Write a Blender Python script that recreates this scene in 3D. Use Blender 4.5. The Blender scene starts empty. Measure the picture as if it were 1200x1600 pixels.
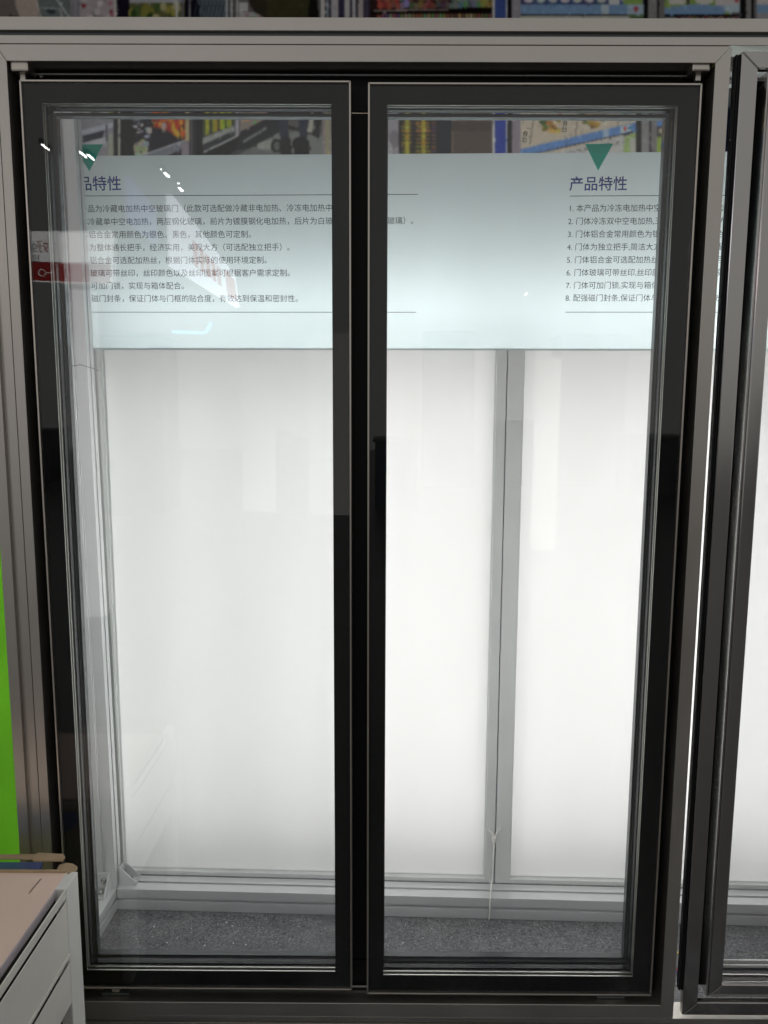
import bpy, bmesh, math, random
import numpy as np
from mathutils import Matrix, Vector

random.seed(4)
S = bpy.context.scene
COL = S.collection
H = 1.34                                   # eye height above the carpet

# ------------------------------------------------------------------ camera
F, TILT, YAW, ROLL = 1200.0, math.radians(7.681), math.radians(-.1715), math.radians(.248)

def ray(x, y):
    """world direction through pixel (x, y) of the 1200 x 1600 photograph"""
    a, b = (x - 600) / F, (y - 800) / F
    cr, sr = math.cos(ROLL), math.sin(ROLL)
    X, V = a * cr + b * sr, -a * sr + b * cr
    ct, st = math.cos(TILT), math.sin(TILT)
    yy, z = ct - V * st, -V * ct - st
    cy, sy = math.cos(YAW), math.sin(YAW)
    return Vector((X * cy + yy * sy, -X * sy + yy * cy, z))

EYE = Vector((0, 0, H))
def at(x, y, Y):
    v = ray(x, y); return EYE + v * (Y / v.y)
def on_x(x, y, X):
    v = ray(x, y); return EYE + v * (X / v.x)
def on_z(x, y, Z):
    v = ray(x, y); return EYE + v * ((Z - H) / v.z)

cam_data = bpy.data.cameras.new('camera')
cam = bpy.data.objects.new('camera', cam_data); COL.objects.link(cam)
fwd = ray(600, 800).normalized()
rgt = (ray(1600, 800) - ray(600, 800)).normalized()
upv = rgt.cross(fwd)
cam.matrix_world = Matrix(((rgt.x, upv.x, -fwd.x, 0), (rgt.y, upv.y, -fwd.y, 0), (rgt.z, upv.z, -fwd.z, H), (0, 0, 0, 1)))
cam_data.sensor_fit = 'VERTICAL'; cam_data.sensor_height = 24; cam_data.lens = 24 * F / 1600
cam_data.clip_start = .02; cam_data.clip_end = 200
S.camera = cam

# ------------------------------------------------------------------ world: dim even light of the hall
W = bpy.data.worlds.new('World'); S.world = W; W.use_nodes = True
bg = W.node_tree.nodes['Background']
bg.inputs[0].default_value = (1.0, .975, .945, 1); bg.inputs[1].default_value = .37
S.view_settings.view_transform = 'Standard'; S.view_settings.look = 'None'
S.view_settings.exposure = 0; S.view_settings.gamma = 1
S.cycles.use_denoising = True
S.cycles.max_bounces = 14; S.cycles.transparent_max_bounces = 24
S.cycles.glossy_bounces = 6; S.cycles.transmission_bounces = 8; S.cycles.diffuse_bounces = 4
S.cycles.caustics_reflective = False; S.cycles.caustics_refractive = False
S.cycles.sample_clamp_indirect = 4

# ------------------------------------------------------------------ materials
def new_mat(name):
    m = bpy.data.materials.new(name); m.use_nodes = True
    nt = m.node_tree; nt.nodes.clear()
    o = nt.nodes.new('ShaderNodeOutputMaterial')
    return m, nt, o

def N(nt, kind, **kw):
    n = nt.nodes.new(kind)
    for k, v in kw.items(): setattr(n, k, v)
    return n

def pbr(name, col, rough=.5, metal=0, noise=.0, nscale=40, bump=0, bscale=200, stretch=None, rvar=0, spec=.5, coat=0):
    m, nt, o = new_mat(name)
    p = N(nt, 'ShaderNodeBsdfPrincipled')
    p.inputs['Base Color'].default_value = (*col, 1)
    p.inputs['Roughness'].default_value = rough; p.inputs['Metallic'].default_value = metal
    p.inputs['Specular IOR Level'].default_value = spec
    p.inputs['Coat Weight'].default_value = coat; p.inputs['Coat Roughness'].default_value = .05
    nt.links.new(p.outputs[0], o.inputs[0])
    tc = N(nt, 'ShaderNodeTexCoord'); mp = N(nt, 'ShaderNodeMapping')
    nt.links.new(tc.outputs['Object'], mp.inputs[0])
    if stretch: mp.inputs['Scale'].default_value = stretch
    if noise or rvar:
        t = N(nt, 'ShaderNodeTexNoise'); t.inputs['Scale'].default_value = nscale; t.inputs['Detail'].default_value = 6
        nt.links.new(mp.outputs[0], t.inputs['Vector'])
        if noise:
            r = N(nt, 'ShaderNodeMapRange'); r.inputs['From Min'].default_value = .3; r.inputs['From Max'].default_value = .7
            r.inputs['To Min'].default_value = 1 - noise; r.inputs['To Max'].default_value = 1 + noise
            nt.links.new(t.outputs[0], r.inputs[0])
            mx = N(nt, 'ShaderNodeVectorMath', operation='SCALE'); mx.inputs[0].default_value = col
            nt.links.new(r.outputs[0], mx.inputs['Scale']); nt.links.new(mx.outputs[0], p.inputs['Base Color'])
        if rvar:
            r = N(nt, 'ShaderNodeMapRange'); r.inputs['From Min'].default_value = .3; r.inputs['From Max'].default_value = .7
            r.inputs['To Min'].default_value = max(0, rough - rvar); r.inputs['To Max'].default_value = rough + rvar
            nt.links.new(t.outputs[0], r.inputs[0]); nt.links.new(r.outputs[0], p.inputs['Roughness'])
    if bump:
        t = N(nt, 'ShaderNodeTexNoise'); t.inputs['Scale'].default_value = bscale; t.inputs['Detail'].default_value = 4
        nt.links.new(mp.outputs[0], t.inputs['Vector'])
        b = N(nt, 'ShaderNodeBump'); b.inputs['Strength'].default_value = bump; b.inputs['Distance'].default_value = .002
        nt.links.new(t.outputs[0], b.inputs['Height']); nt.links.new(b.outputs[0], p.inputs['Normal'])
    return m

def emit(name, col, strength, mottle=0, nscale=2):
    m, nt, o = new_mat(name)
    e = N(nt, 'ShaderNodeEmission'); e.inputs[0].default_value = (*col, 1); e.inputs[1].default_value = strength
    nt.links.new(e.outputs[0], o.inputs[0])
    return m

def glass(name, tint, refl):
    m, nt, o = new_mat(name)
    tr = N(nt, 'ShaderNodeBsdfTransparent'); tr.inputs[0].default_value = (*tint, 1)
    gl = N(nt, 'ShaderNodeBsdfGlossy'); gl.inputs['Roughness'].default_value = .0; gl.inputs[0].default_value = (1, 1, 1, 1)
    lw = N(nt, 'ShaderNodeLayerWeight'); lw.inputs[0].default_value = .5
    pw = N(nt, 'ShaderNodeMath', operation='POWER'); pw.inputs[1].default_value = 5
    nt.links.new(lw.outputs['Facing'], pw.inputs[0])
    ml = N(nt, 'ShaderNodeMath', operation='MULTIPLY_ADD'); ml.inputs[1].default_value = .9; ml.inputs[2].default_value = refl
    nt.links.new(pw.outputs[0], ml.inputs[0])
    mx = N(nt, 'ShaderNodeMixShader')
    nt.links.new(ml.outputs[0], mx.inputs[0]); nt.links.new(tr.outputs[0], mx.inputs[1]); nt.links.new(gl.outputs[0], mx.inputs[2])
    # a trace of dust and wiping marks lying on the pane
    tc = N(nt, 'ShaderNodeTexCoord'); mp = N(nt, 'ShaderNodeMapping'); mp.inputs['Scale'].default_value = (3, 3, .8)
    nt.links.new(tc.outputs['Object'], mp.inputs[0])
    t = N(nt, 'ShaderNodeTexNoise'); t.inputs['Scale'].default_value = 2.2; t.inputs['Detail'].default_value = 7; t.inputs['Distortion'].default_value = .8
    nt.links.new(mp.outputs[0], t.inputs['Vector'])
    r = N(nt, 'ShaderNodeMapRange'); r.inputs['From Min'].default_value = .42; r.inputs['From Max'].default_value = .75
    r.inputs['To Min'].default_value = .002; r.inputs['To Max'].default_value = .012
    nt.links.new(t.outputs[0], r.inputs[0])
    d = N(nt, 'ShaderNodeBsdfDiffuse'); d.inputs[0].default_value = (.7, .7, .7, 1)
    m2 = N(nt, 'ShaderNodeMixShader')
    nt.links.new(r.outputs[0], m2.inputs[0]); nt.links.new(mx.outputs[0], m2.inputs[1]); nt.links.new(d.outputs[0], m2.inputs[2])
    nt.links.new(m2.outputs[0], o.inputs[0])
    return m

def sheet_mat(name, col=None, trans=.5):
    """thin printed film: scatters light both ways"""
    m, nt, o = new_mat(name)
    d = N(nt, 'ShaderNodeBsdfDiffuse'); t = N(nt, 'ShaderNodeBsdfTranslucent')
    if col is None:
        a = N(nt, 'ShaderNodeVertexColor', layer_name='print')
        nt.links.new(a.outputs[0], d.inputs[0]); nt.links.new(a.outputs[0], t.inputs[0])
    else:
        d.inputs[0].default_value = (*col, 1); t.inputs[0].default_value = (*col, 1)
    mx = N(nt, 'ShaderNodeMixShader'); mx.inputs[0].default_value = trans
    nt.links.new(d.outputs[0], mx.inputs[1]); nt.links.new(t.outputs[0], mx.inputs[2]); nt.links.new(mx.outputs[0], o.inputs[0])
    return m

def felt_mat():
    m, nt, o = new_mat('grey_felt')
    p = N(nt, 'ShaderNodeBsdfPrincipled'); p.inputs['Roughness'].default_value = .95; p.inputs['Specular IOR Level'].default_value = .1
    tc = N(nt, 'ShaderNodeTexCoord')
    def nz(scale, det, dist=0):
        t = N(nt, 'ShaderNodeTexNoise'); t.inputs['Scale'].default_value = scale; t.inputs['Detail'].default_value = det
        t.inputs['Distortion'].default_value = dist
        nt.links.new(tc.outputs['Object'], t.inputs['Vector']); return t
    a, b, c = nz(220, 8, 2.5), nz(14, 4, 0), nz(75, 4, 3)
    s1 = N(nt, 'ShaderNodeMath', operation='MULTIPLY_ADD'); s1.inputs[1].default_value = .50
    s2 = N(nt, 'ShaderNodeMath', operation='MULTIPLY_ADD'); s2.inputs[1].default_value = .10; s2.inputs[2].default_value = 0
    nt.links.new(b.outputs[0], s2.inputs[0])
    s3 = N(nt, 'ShaderNodeMath', operation='MULTIPLY_ADD'); s3.inputs[1].default_value = .40
    nt.links.new(c.outputs[0], s3.inputs[0]); nt.links.new(s2.outputs[0], s3.inputs[2])
    nt.links.new(a.outputs[0], s1.inputs[0]); nt.links.new(s3.outputs[0], s1.inputs[2])
    r = N(nt, 'ShaderNodeValToRGB')
    e = r.color_ramp.elements
    e[0].position = .38; e[0].color = (.055, .056, .060, 1)
    e[1].position = .66; e[1].color = (.46, .46, .47, 1)
    q = e.new(.5); q.color = (.165, .167, .176, 1)
    nt.links.new(s1.outputs[0], r.inputs[0]); nt.links.new(r.outputs[0], p.inputs[0])
    bp = N(nt, 'ShaderNodeBump'); bp.inputs['Strength'].default_value = .6; bp.inputs['Distance'].default_value = .004
    nt.links.new(a.outputs[0], bp.inputs['Height']); nt.links.new(bp.outputs[0], p.inputs['Normal'])
    nt.links.new(p.outputs[0], o.inputs[0])
    return m

M = dict(
    felt=felt_mat(),
    alu=pbr('anodised_aluminium', (.60, .57, .53), .37, .95, noise=.05, nscale=6, rvar=.05),
    alu_v=pbr('satin_aluminium_post', (.60, .57, .53), .37, .95, noise=.06, nscale=5, rvar=.06, stretch=(1, 1, .2)),
    alu_in=pbr('mill_aluminium', (.74, .75, .76), .30, .45),
    alu_dark=pbr('panel_trim_aluminium', (.74, .76, .75), .45, .15, noise=.04, nscale=9),
    groove=pbr('groove_grey', (.16, .18, .175), .5, .6),
    steel=pbr('polished_steel', (.47, .46, .445), .16, 1, noise=.04, nscale=5, rvar=.06, stretch=(1, 1, .25)),
    trim=pbr('bright_trim', (.62, .58, .52), .3, .9),
    spacer=pbr('spacer_metal', (.66, .65, .60), .32, .8),
    black=pbr('black_rubber', (.010, .011, .012), .55, 0, spec=.25),
    black_gl=pbr('black_print', (.006, .0065, .007), .6, 0, spec=.0),
    seal=pbr('dark_seal_plastic', (.012, .015, .019), .25, 0, spec=.4),
    body=pbr('dark_door_body', (.045, .052, .058), .14, 0, spec=.6),
    glass=glass('door_glass', (.964, .965, .966), .030), glass_l=glass('coated_door_glass', (.935, .939, .941), .030),
    diffuser=sheet_mat('opal_diffuser', (.95, .943, .935), .72), tube_back=emit('panel_tube_light', (1, 1, .995), 5.6), reflector=pbr('reflector_white', (.72, .73, .72), .7),
    bar_fill=emit('fill_bar_light', (.97, 1, 1), 21), tube=emit('added_fill_light', (1, 1, .98), 27),  # unseen fill lights added behind the sheet and behind the doors
    film=sheet_mat('mint_film', (.71, .785, .79), .62),
    photo=sheet_mat('photo_print', None, .45),
    ink=pbr('black_ink', (.008, .008, .010), .8, spec=.1), ink_blue=pbr('navy_ink', (.02, .028, .26), .6),
    teal=sheet_mat('teal_ink', (.04, .68, .56), .65),
    white=pbr('white_board', (.82, .81, .75), .5, noise=.03, nscale=7), white2=pbr('white_frame', (.82, .82, .79), .4),
    card=pbr('brown_card', (.42, .31, .19), .8, noise=.07, nscale=30), slit=pbr('slit_shade', (.03, .025, .025), .8),  # slit colour stands in for the shade inside the box
    pink=pbr('pink_cover', (.90, .68, .59), .5, noise=.04, nscale=5), edge=pbr('page_edges', (.62, .56, .62), .7, noise=.1, nscale=300, stretch=(.02, .02, 1)),
    blue=pbr('blue_cover', (.085, .13, .38), .35, noise=.3, nscale=4), grey_ink=pbr('faded_ink', (.55, .40, .33), .6),
    lime=pbr('lime_paint', (.15, .52, .012), .6, noise=.2, nscale=3),
    cord=pbr('white_cord', (.9, .89, .85), .8), wire=pbr('grey_wire', (.2, .19, .17), .5),
    yellow=pbr('yellow_wire', (.6, .45, .08), .4), red=pbr('red_wire', (.4, .03, .03), .4), bluew=pbr('blue_wire', (.05, .06, .3), .4),
    lamp=emit('lamp_light', (1, .97, .92), 26), lampbody=pbr('lamp_body', (.3, .3, .3), .5),
    signw=emit('lit_sign_white', (.93, .92, 1), 2.6), signr=emit('lit_sign_red', (1, .16, .12), 1.3), signk=emit('lit_kiosk_white', (1, .98, .96), 2.6), signkr=emit('lit_kiosk_red', (1, .06, .05), .6),
    signb=emit('lit_sign_violet', (.6, .6, 1), 1.0), cyan=emit('neon_blue', (.12, .45, 1), 5),
    redp=pbr('red_paint', (.6, .04, .03), .5), wall=pbr('white_booth_wall', (.75, .74, .70), .6), dark=pbr('dark_booth', (.05, .05, .055), .6),
    post_fill=emit('post_fill_glow', (1, .99, .97), 1.2),  # glow of the wall added to brighten the left back post
    booth0=pbr('booth_dark', (.13, .13, .135), .6), booth1=pbr('booth_grey', (.22, .22, .22), .6), booth2=pbr('booth_pale', (.36, .35, .34), .6), booth3=pbr('booth_teal', (.1, .16, .17), .6), hallfloor=pbr('hall_floor_grey', (.085, .082, .078), .35, noise=.15, nscale=2),
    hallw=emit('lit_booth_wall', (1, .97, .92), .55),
)

# ------------------------------------------------------------------ mesh helpers
def empty(name, loc, label, cat, group=None):
    o = bpy.data.objects.new(name, None); COL.objects.link(o); o.location = loc
    o.empty_display_size = .05
    o['label'] = label; o['category'] = cat
    if group: o['group'] = group
    return o

WORLD = {}
def wloc(o):
    v = Vector(o.location)
    while o.parent is not None:
        o = o.parent; v += Vector(o.location)
    return v

def obj(name, bm, mat, parent=None, bevel=0, smooth=False):
    """links a bmesh given in world coordinates; origin at the middle of its underside"""
    bmesh.ops.recalc_face_normals(bm, faces=bm.faces)
    co = [v.co for v in bm.verts]
    c = Vector(((min(p.x for p in co) + max(p.x for p in co)) / 2, (min(p.y for p in co) + max(p.y for p in co)) / 2, min(p.z for p in co)))
    bmesh.ops.translate(bm, verts=bm.verts, vec=-c)
    me = bpy.data.meshes.new(name); bm.to_mesh(me); bm.free()
    if smooth:
        for p in me.polygons: p.use_smooth = True
    o = bpy.data.objects.new(name, me); COL.objects.link(o)
    me.materials.append(M[mat] if isinstance(mat, str) else mat)
    o.location = c
    if parent is not None:
        o.parent = parent; o.location = c - wloc(parent)
    if bevel:
        b = o.modifiers.new('bevel', 'BEVEL'); b.width = bevel; b.segments = 2; b.limit_method = 'ANGLE'; b.angle_limit = .6
    return o

def tag(o, label, cat, group=None):
    o['label'] = label; o['category'] = cat
    if group: o['group'] = group
    return o

def box(bm, x0, x1, y0, y1, z0, z1):
    v = [bm.verts.new((x, y, z)) for x in (x0, x1) for y in (y0, y1) for z in (z0, z1)]
    for f in ((0, 1, 3, 2), (4, 6, 7, 5), (0, 4, 5, 1), (2, 3, 7, 6), (0, 2, 6, 4), (1, 5, 7, 3)):
        bm.faces.new([v[i] for i in f])
    return bm

def B(*a):
    return box(bmesh.new(), *a)

def prism(bm, pts, axis, a0, a1):
    """polygon pts extruded along an axis; x: (y,z)  y: (x,z)  z: (x,y)"""
    def P(p, a):
        return {'x': (a, p[0], p[1]), 'y': (p[0], a, p[1]), 'z': (p[0], p[1], a)}[axis]
    r0 = [bm.verts.new(P(p, a0)) for p in pts]; r1 = [bm.verts.new(P(p, a1)) for p in pts]
    n = len(pts)
    for i in range(n): bm.faces.new((r0[i], r0[(i + 1) % n], r1[(i + 1) % n], r1[i]))
    bm.faces.new(r0); bm.faces.new(r1)
    return bm

def ring(bm, x0, x1, z0, z1, w, y0, y1, gap=.0003):
    """mitred rectangular frame standing in the XZ plane; w = (left, right, bottom, top) widths, inwards"""
    l, r, b, t = w if isinstance(w, tuple) else (w,) * 4
    X0, X1, Z0, Z1 = x0 + l, x1 - r, z0 + b, z1 - t
    g = gap
    prism(bm, [(x0, z0 + g), (X0, Z0 + g), (X0, Z1 - g), (x0, z1 - g)], 'y', y0, y1)
    prism(bm, [(x1, z0 + g), (x1, z1 - g), (X1, Z1 - g), (X1, Z0 + g)], 'y', y0, y1)
    prism(bm, [(x0 + g, z0), (x1 - g, z0), (X1 - g, Z0), (X0 + g, Z0)], 'y', y0, y1)
    prism(bm, [(x0 + g, z1), (X0 + g, Z1), (X1 - g, Z1), (x1 - g, z1)], 'y', y0, y1)
    return bm

def notch_rect(u0, u1, v0, v1, cuts, slot=.0082, depth=.011):
    """rectangle outline with T-slot notches; cuts: dict side -> list of centre positions"""
    p = [(u0, v0)]
    for c in sorted(cuts.get('b', [])): p += [(c - slot / 2, v0), (c - slot / 2, v0 + depth), (c + slot / 2, v0 + depth), (c + slot / 2, v0)]
    p.append((u1, v0))
    for c in sorted(cuts.get('r', [])): p += [(u1, c - slot / 2), (u1 - depth, c - slot / 2), (u1 - depth, c + slot / 2), (u1, c + slot / 2)]
    p.append((u1, v1))
    for c in sorted(cuts.get('t', []), reverse=True): p += [(c + slot / 2, v1), (c + slot / 2, v1 - depth), (c - slot / 2, v1 - depth), (c - slot / 2, v1)]
    p.append((u0, v1))
    for c in sorted(cuts.get('l', []), reverse=True): p += [(u0, c + slot / 2), (u0 + depth, c + slot / 2), (u0 + depth, c - slot / 2), (u0, c - slot / 2)]
    return p

def tube(bm, pts, r, n=8):
    pts = [Vector(p) for p in pts]
    rings = []
    for i, p in enumerate(pts):
        d = (pts[min(i + 1, len(pts) - 1)] - pts[max(i - 1, 0)]).normalized()
        a = d.orthogonal().normalized() if i == 0 else (rings_a - d * rings_a.dot(d)).normalized()
        rings_a = a; b = d.cross(a)
        rings.append([bm.verts.new(p + (a * math.cos(k * 2 * math.pi / n) + b * math.sin(k * 2 * math.pi / n)) * r) for k in range(n)])
    for r0, r1 in zip(rings, rings[1:]):
        for k in range(n): bm.faces.new((r0[k], r0[(k + 1) % n], r1[(k + 1) % n], r1[k]))
    bm.faces.new(rings[0]); bm.faces.new(rings[-1])
    return bm

def spline(pts, n=8):
    """Catmull-Rom through the points"""
    P = [Vector(p) for p in pts]; P = [P[0] * 2 - P[1]] + P + [P[-1] * 2 - P[-2]]
    out = []
    for i in range(1, len(P) - 2):
        for k in range(n):
            t = k / n
            out.append(.5 * ((2 * P[i]) + (-P[i - 1] + P[i + 1]) * t + (2 * P[i - 1] - 5 * P[i] + 4 * P[i + 1] - P[i + 2]) * t * t
                             + (-P[i - 1] + 3 * P[i] - 3 * P[i + 1] + P[i + 2]) * t ** 3))
    out.append(P[-2]); return out

def disc_bolt(bm, c, r, h, axis='y', hexa=True):
    c = Vector(c); n = 12
    ax = {'x': 0, 'y': 1, 'z': 2}[axis]
    a, b = [Vector([1 if i == j else 0 for i in range(3)]) for j in range(3) if j != ax]
    d = Vector([1 if i == ax else 0 for i in range(3)])
    def rg(rr, t): return [bm.verts.new(c + d * t + (a * math.cos(k * 2 * math.pi / n) + b * math.sin(k * 2 * math.pi / n)) * rr) for k in range(n)]
    L = [rg(r, 0), rg(r, -h * .7), rg(r * .75, -h), rg(r * .45, -h), rg(r * .4, -h * .4)] if h > 0 else [rg(r, 0), rg(r, -h * .7), rg(r * .75, -h), rg(r * .45, -h), rg(r * .4, -h * .4)]
    for r0, r1 in zip(L, L[1:]):
        for k in range(n): bm.faces.new((r0[k], r0[(k + 1) % n], r1[(k + 1) % n], r1[k]))
    bm.faces.new(L[-1]); bm.faces.new(L[0])
    return bm

# ------------------------------------------------------------------ the floor
bm = bmesh.new(); box(bm, -14, 14, 1.2, 9, -.02, 0)
fl = obj('floor', bm, 'felt'); fl['kind'] = 'structure'
fl['label'] = 'dark grey felt carpet floor under the display stand'

# ------------------------------------------------------------------ back wall frame of reference (turned 1.7 degrees against the doors)
A0 = on_z(183, 1421, 0.0); A1 = on_z(760, 1436, 0.0)
ux = Vector((A1.x - A0.x, A1.y - A0.y, 0)).normalized(); uy = Vector((-ux.y, ux.x, 0))
BACK = Matrix(((ux.x, uy.x, 0, A0.x), (ux.y, uy.y, 0, A0.y), (0, 0, 1, 0), (0, 0, 0, 1)))   # local: s along the wall, depth, height
def bk(bm):
    bmesh.ops.transform(bm, matrix=BACK, verts=bm.verts); return bm
def on_back(x, y, depth):
    """local (s, z) of the point seen at pixel (x, y) on the plane at this depth of the back wall"""
    v = ray(x, y); o = A0 + uy * depth
    t = (o - EYE).dot(uy) / v.dot(uy); p = EYE + v * t
    return (p - A0).dot(ux), p.z

# ------------------------------------------------------------------ aluminium stand
stand = empty('display_stand', (0, 1.9, 0), 'aluminium profile stand holding the lit panels and the glass doors', 'display stand')
RH = .060                                                               # back rail 60 x 60 with slots
pr = notch_rect(0, .062, 0.0005, RH, {'l': [.031], 't': [.034]}, depth=.010)
bm = prism(bmesh.new(), pr, 'x', 0.001, 2.4); obj('base_rail', bk(bm), 'alu_in', stand, .0009)
# left side rail running from the back corner to the doors
pr = notch_rect(-.060, 0, 0.0005, RH, {'r': [.031], 't': [-.030]}, depth=.010)
bm = prism(bmesh.new(), pr, 'y', -.29, .062); obj('side_rail', bk(bm), 'alu_in', stand, .0009)
# left back post
pr = notch_rect(-.060, -.0005, 0, .042, {'b': [-.030], 'r': [.021]}, slot=.0075, depth=.007)
bm = prism(bmesh.new(), pr, 'z', RH + .0005, H + .80)
for v in bm.verts: v.co.x -= .0110 * (v.co.z - .06) / 1.3        # the post leans a little
obj('post', bk(bm), 'alu_in', stand, .0009)
# front profiles: beam over the doors, left upright, sill under the doors
zt, zb = .7007 + H, .6550 + H
pr = notch_rect(1.496, 1.541, zb, zt, {'l': [.6737 + H]}, slot=.0086, depth=.009)
bm = prism(bmesh.new(), pr, 'x', -.7845, 1.6); obj('top_beam', bm, 'alu', stand, .0008)
obj('beam_groove', B(-.78, 1.598, 1.5035, 1.505, zb + .0150, zb + .0230), 'groove', stand)
xs = [at(v, 900, 1.496).x for v in (3, 20, 27.5, 41)]
pr = notch_rect(xs[0], xs[3] - .0005, 1.496, 1.541, {'b': [(xs[1] + xs[2]) / 2]}, slot=xs[2] - xs[1], depth=.009)
bm = prism(bmesh.new(), pr, 'z', 0.0005, zb - .0005); obj('front_post', bm, 'alu_v', stand, .0008)
pr = notch_rect(1.497, 1.545, .0005, H - 1.3012, {'l': [.0245]}, slot=.005, depth=.008)
bm = prism(bmesh.new(), pr, 'x', xs[3], 1.6); obj('sill_rail', bm, 'alu', stand, .0008)
# upper cross rail behind the beam
obj('cross_rail', B(xs[3] + .002, 1.6, 1.575, 1.60, .642 + H, .652 + H), 'alu_in', stand, .0008)
obj('cross_rail', B(xs[3] + .002, 1.6, 1.603, 1.62, .631 + H, .640 + H), 'alu_in', stand, .0008)
# corner brackets with bolts
def bracket(M4):
    bm = bmesh.new(); t = .005; L = .048; w = .036
    box(bm, 0, L, -w / 2, w / 2, 0, t); box(bm, 0, t, -w / 2, w / 2, t + .0003, L)
    for s in (-1, 1):
        y0 = s * w / 2 - (t * .6 if s > 0 else 0)
        prism(bm, [(t + .0003, t + .0003), (L, t + .0003), (L, t + .004), (t + .004, L), (t + .0003, L)], 'y', y0, y0 + t * .6)
    bmesh.ops.transform(bm, matrix=M4, verts=bm.verts)
    b = obj('corner_bracket', bm, 'alu_in', stand, .0008)
    for bm2 in (disc_bolt(bmesh.new(), (.027, 0, t), .0075, -.007, 'z'), disc_bolt(bmesh.new(), (t, 0, .027), .0075, -.007, 'x')):
        bmesh.ops.transform(bm2, matrix=M4, verts=bm2.verts)
        bo = obj('bolt', bm2, 'steel', b, 0, True)
bracket(BACK @ Matrix.Translation((.0005, .034, RH)))
bracket(BACK @ Matrix.Translation((-.030, -.0005, RH)) @ Matrix.Rotation(-math.pi / 2, 4, 'Z'))

# ------------------------------------------------------------------ lit panels
s_seam = on_back(772.5, 1370, .066)[0]
def quad(s0, s1, dep, z0, z1):
    bm = bmesh.new(); bm.faces.new([bm.verts.new(p) for p in ((s0, dep, z0), (s1, dep, z0), (s1, dep, z1), (s0, dep, z1))]); return bm
def panel(s0, s1, wl, wr, tubes, label):
    zb_, zt_ = RH + .001, 1.489
    p0 = BACK @ Vector(((s0 + s1) / 2, .07, zb_))
    t = empty('light_panel', p0, label, 'light panel', 'lit white panels at the back of the stand')
    bm = ring(bmesh.new(), s0, s1, zb_, zt_, (wl, wr, .0115, .003), .0655, .105); obj('frame', bk(bm), 'alu_dark', t, .001)
    e = .0006
    bm = ring(bmesh.new(), s0 + wl + e, s1 - wr - e, zb_ + .0115 + e, zt_ - .003 - e, (.002, .002, .002, .001), .079, .0803); obj('inner_edge', bk(bm), 'alu_in', t)
    obj('diffuser', bk(quad(s0 + wl - .001, s1 - wr + .001, .0808, zb_ + .0105, zt_ - .002)), 'diffuser', t)
    for k in tubes:
        bm = tube(bmesh.new(), [(k, .215, .13), (k, .215, 1.42)], .010, 10); obj('light_tube', bk(bm), 'tube_back', t)
    bm = B(s0 + .03, s1 - .03, .215, .235, 1.525, 1.545); obj('fill_bar', bk(bm), 'bar_fill', t)  # unseen bar added to light the mint sheet from behind, strongest low down
panel(-.045, s_seam - .0014, .043, .025, (.0, .22, .47, .69, .90), 'large lit white panel behind the left door, left of the grey seam')
panel(s_seam + .0014, s_seam + .83, .041, .02, (s_seam + .10, s_seam + .32, s_seam + .55, s_seam + .76), 'lit white panel right of the grey seam, behind the right door and the gap')
panel(s_seam + .832, s_seam + 1.5, .02, .02, (s_seam + .95, s_seam + 1.2), 'lit white panel at the right edge, inside the polished steel frame')
obj('light_baffle', bk(B(-.2, 2.6, .108, .268, 1.491, 1.496)), 'reflector', stand)  # unseen board added to keep the bar light out of the panels
bm = B(-.2, 2.6, .27, .28, .0, 2.6); o = obj('reflector_board', bk(bm), 'reflector', stand)  # unseen reflector added to bounce light onto the sheet and panels

# ------------------------------------------------------------------ printed sheet
SD = .0635                                        # depth of the sheet on the back wall
sheet = empty('printed_sheet', BACK @ Vector((.6, SD, on_back(600, 547, SD)[1])), 'pale mint printed sheet with supermarket photo and Chinese text above the white panels', 'printed sheet')
zbot = on_back(600, 547, SD)[1]; zmid = on_back(600, 241, SD)[1]
bm = quad(-.30, 2.2, SD - .0003, zbot, zmid); obj('mint_field', bk(bm), 'film', sheet)

# the photograph printed along the top: painted as flat shapes on a fine grid
PW, PH, X0, Y0, ST = 930, 186, -170, -34, 1.5
cv = np.zeros((PH, PW, 3)); cv[:] = (.18, .16, .16)
yy, xx = np.mgrid[0:PH, 0:PW]; gx = X0 + xx * ST; gy = Y0 + yy * ST
rng = np.random.default_rng(3)
def lin(c): return np.power(np.array(c) / 255., 2.2)
def poly(pts, c, a=1.0):
    m = np.zeros((PH, PW), bool); n = len(pts); j = n - 1
    for i in range(n):
        (xi, yi), (xj, yj) = pts[i], pts[j]
        cond = ((yi > gy) != (yj > gy))
        with np.errstate(divide='ignore', invalid='ignore'):
            m ^= cond & (gx < (xj - xi) * (gy - yi) / ((yj - yi) if yj != yi else 1e-9) + xi)
        j = i
    cv[m] = cv[m] * (1 - a) + lin(c) * a
def rect(x0, x1, y0, y1, c, a=1.0): poly([(x0, y0), (x1, y0), (x1, y1), (x0, y1)], c, a)
def ell(cx, cy, rx, ry, c, a=1.0):
    m = ((gx - cx) / rx) ** 2 + ((gy - cy) / ry) ** 2 < 1
    cv[m] = cv[m] * (1 - a) + lin(c) * a
def jit(c, k=30): return tuple(np.clip(np.array(c) + rng.uniform(-k, k, 3), 5, 250))
def line(x0, y0, x1, y1, w, c):
    d = math.hypot(x1 - x0, y1 - y0); nx, ny = -(y1 - y0) / d * w / 2, (x1 - x0) / d * w / 2
    poly([(x0 + nx, y0 + ny), (x1 + nx, y1 + ny), (x1 - nx, y1 - ny), (x0 - nx, y0 - ny)], c)
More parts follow.
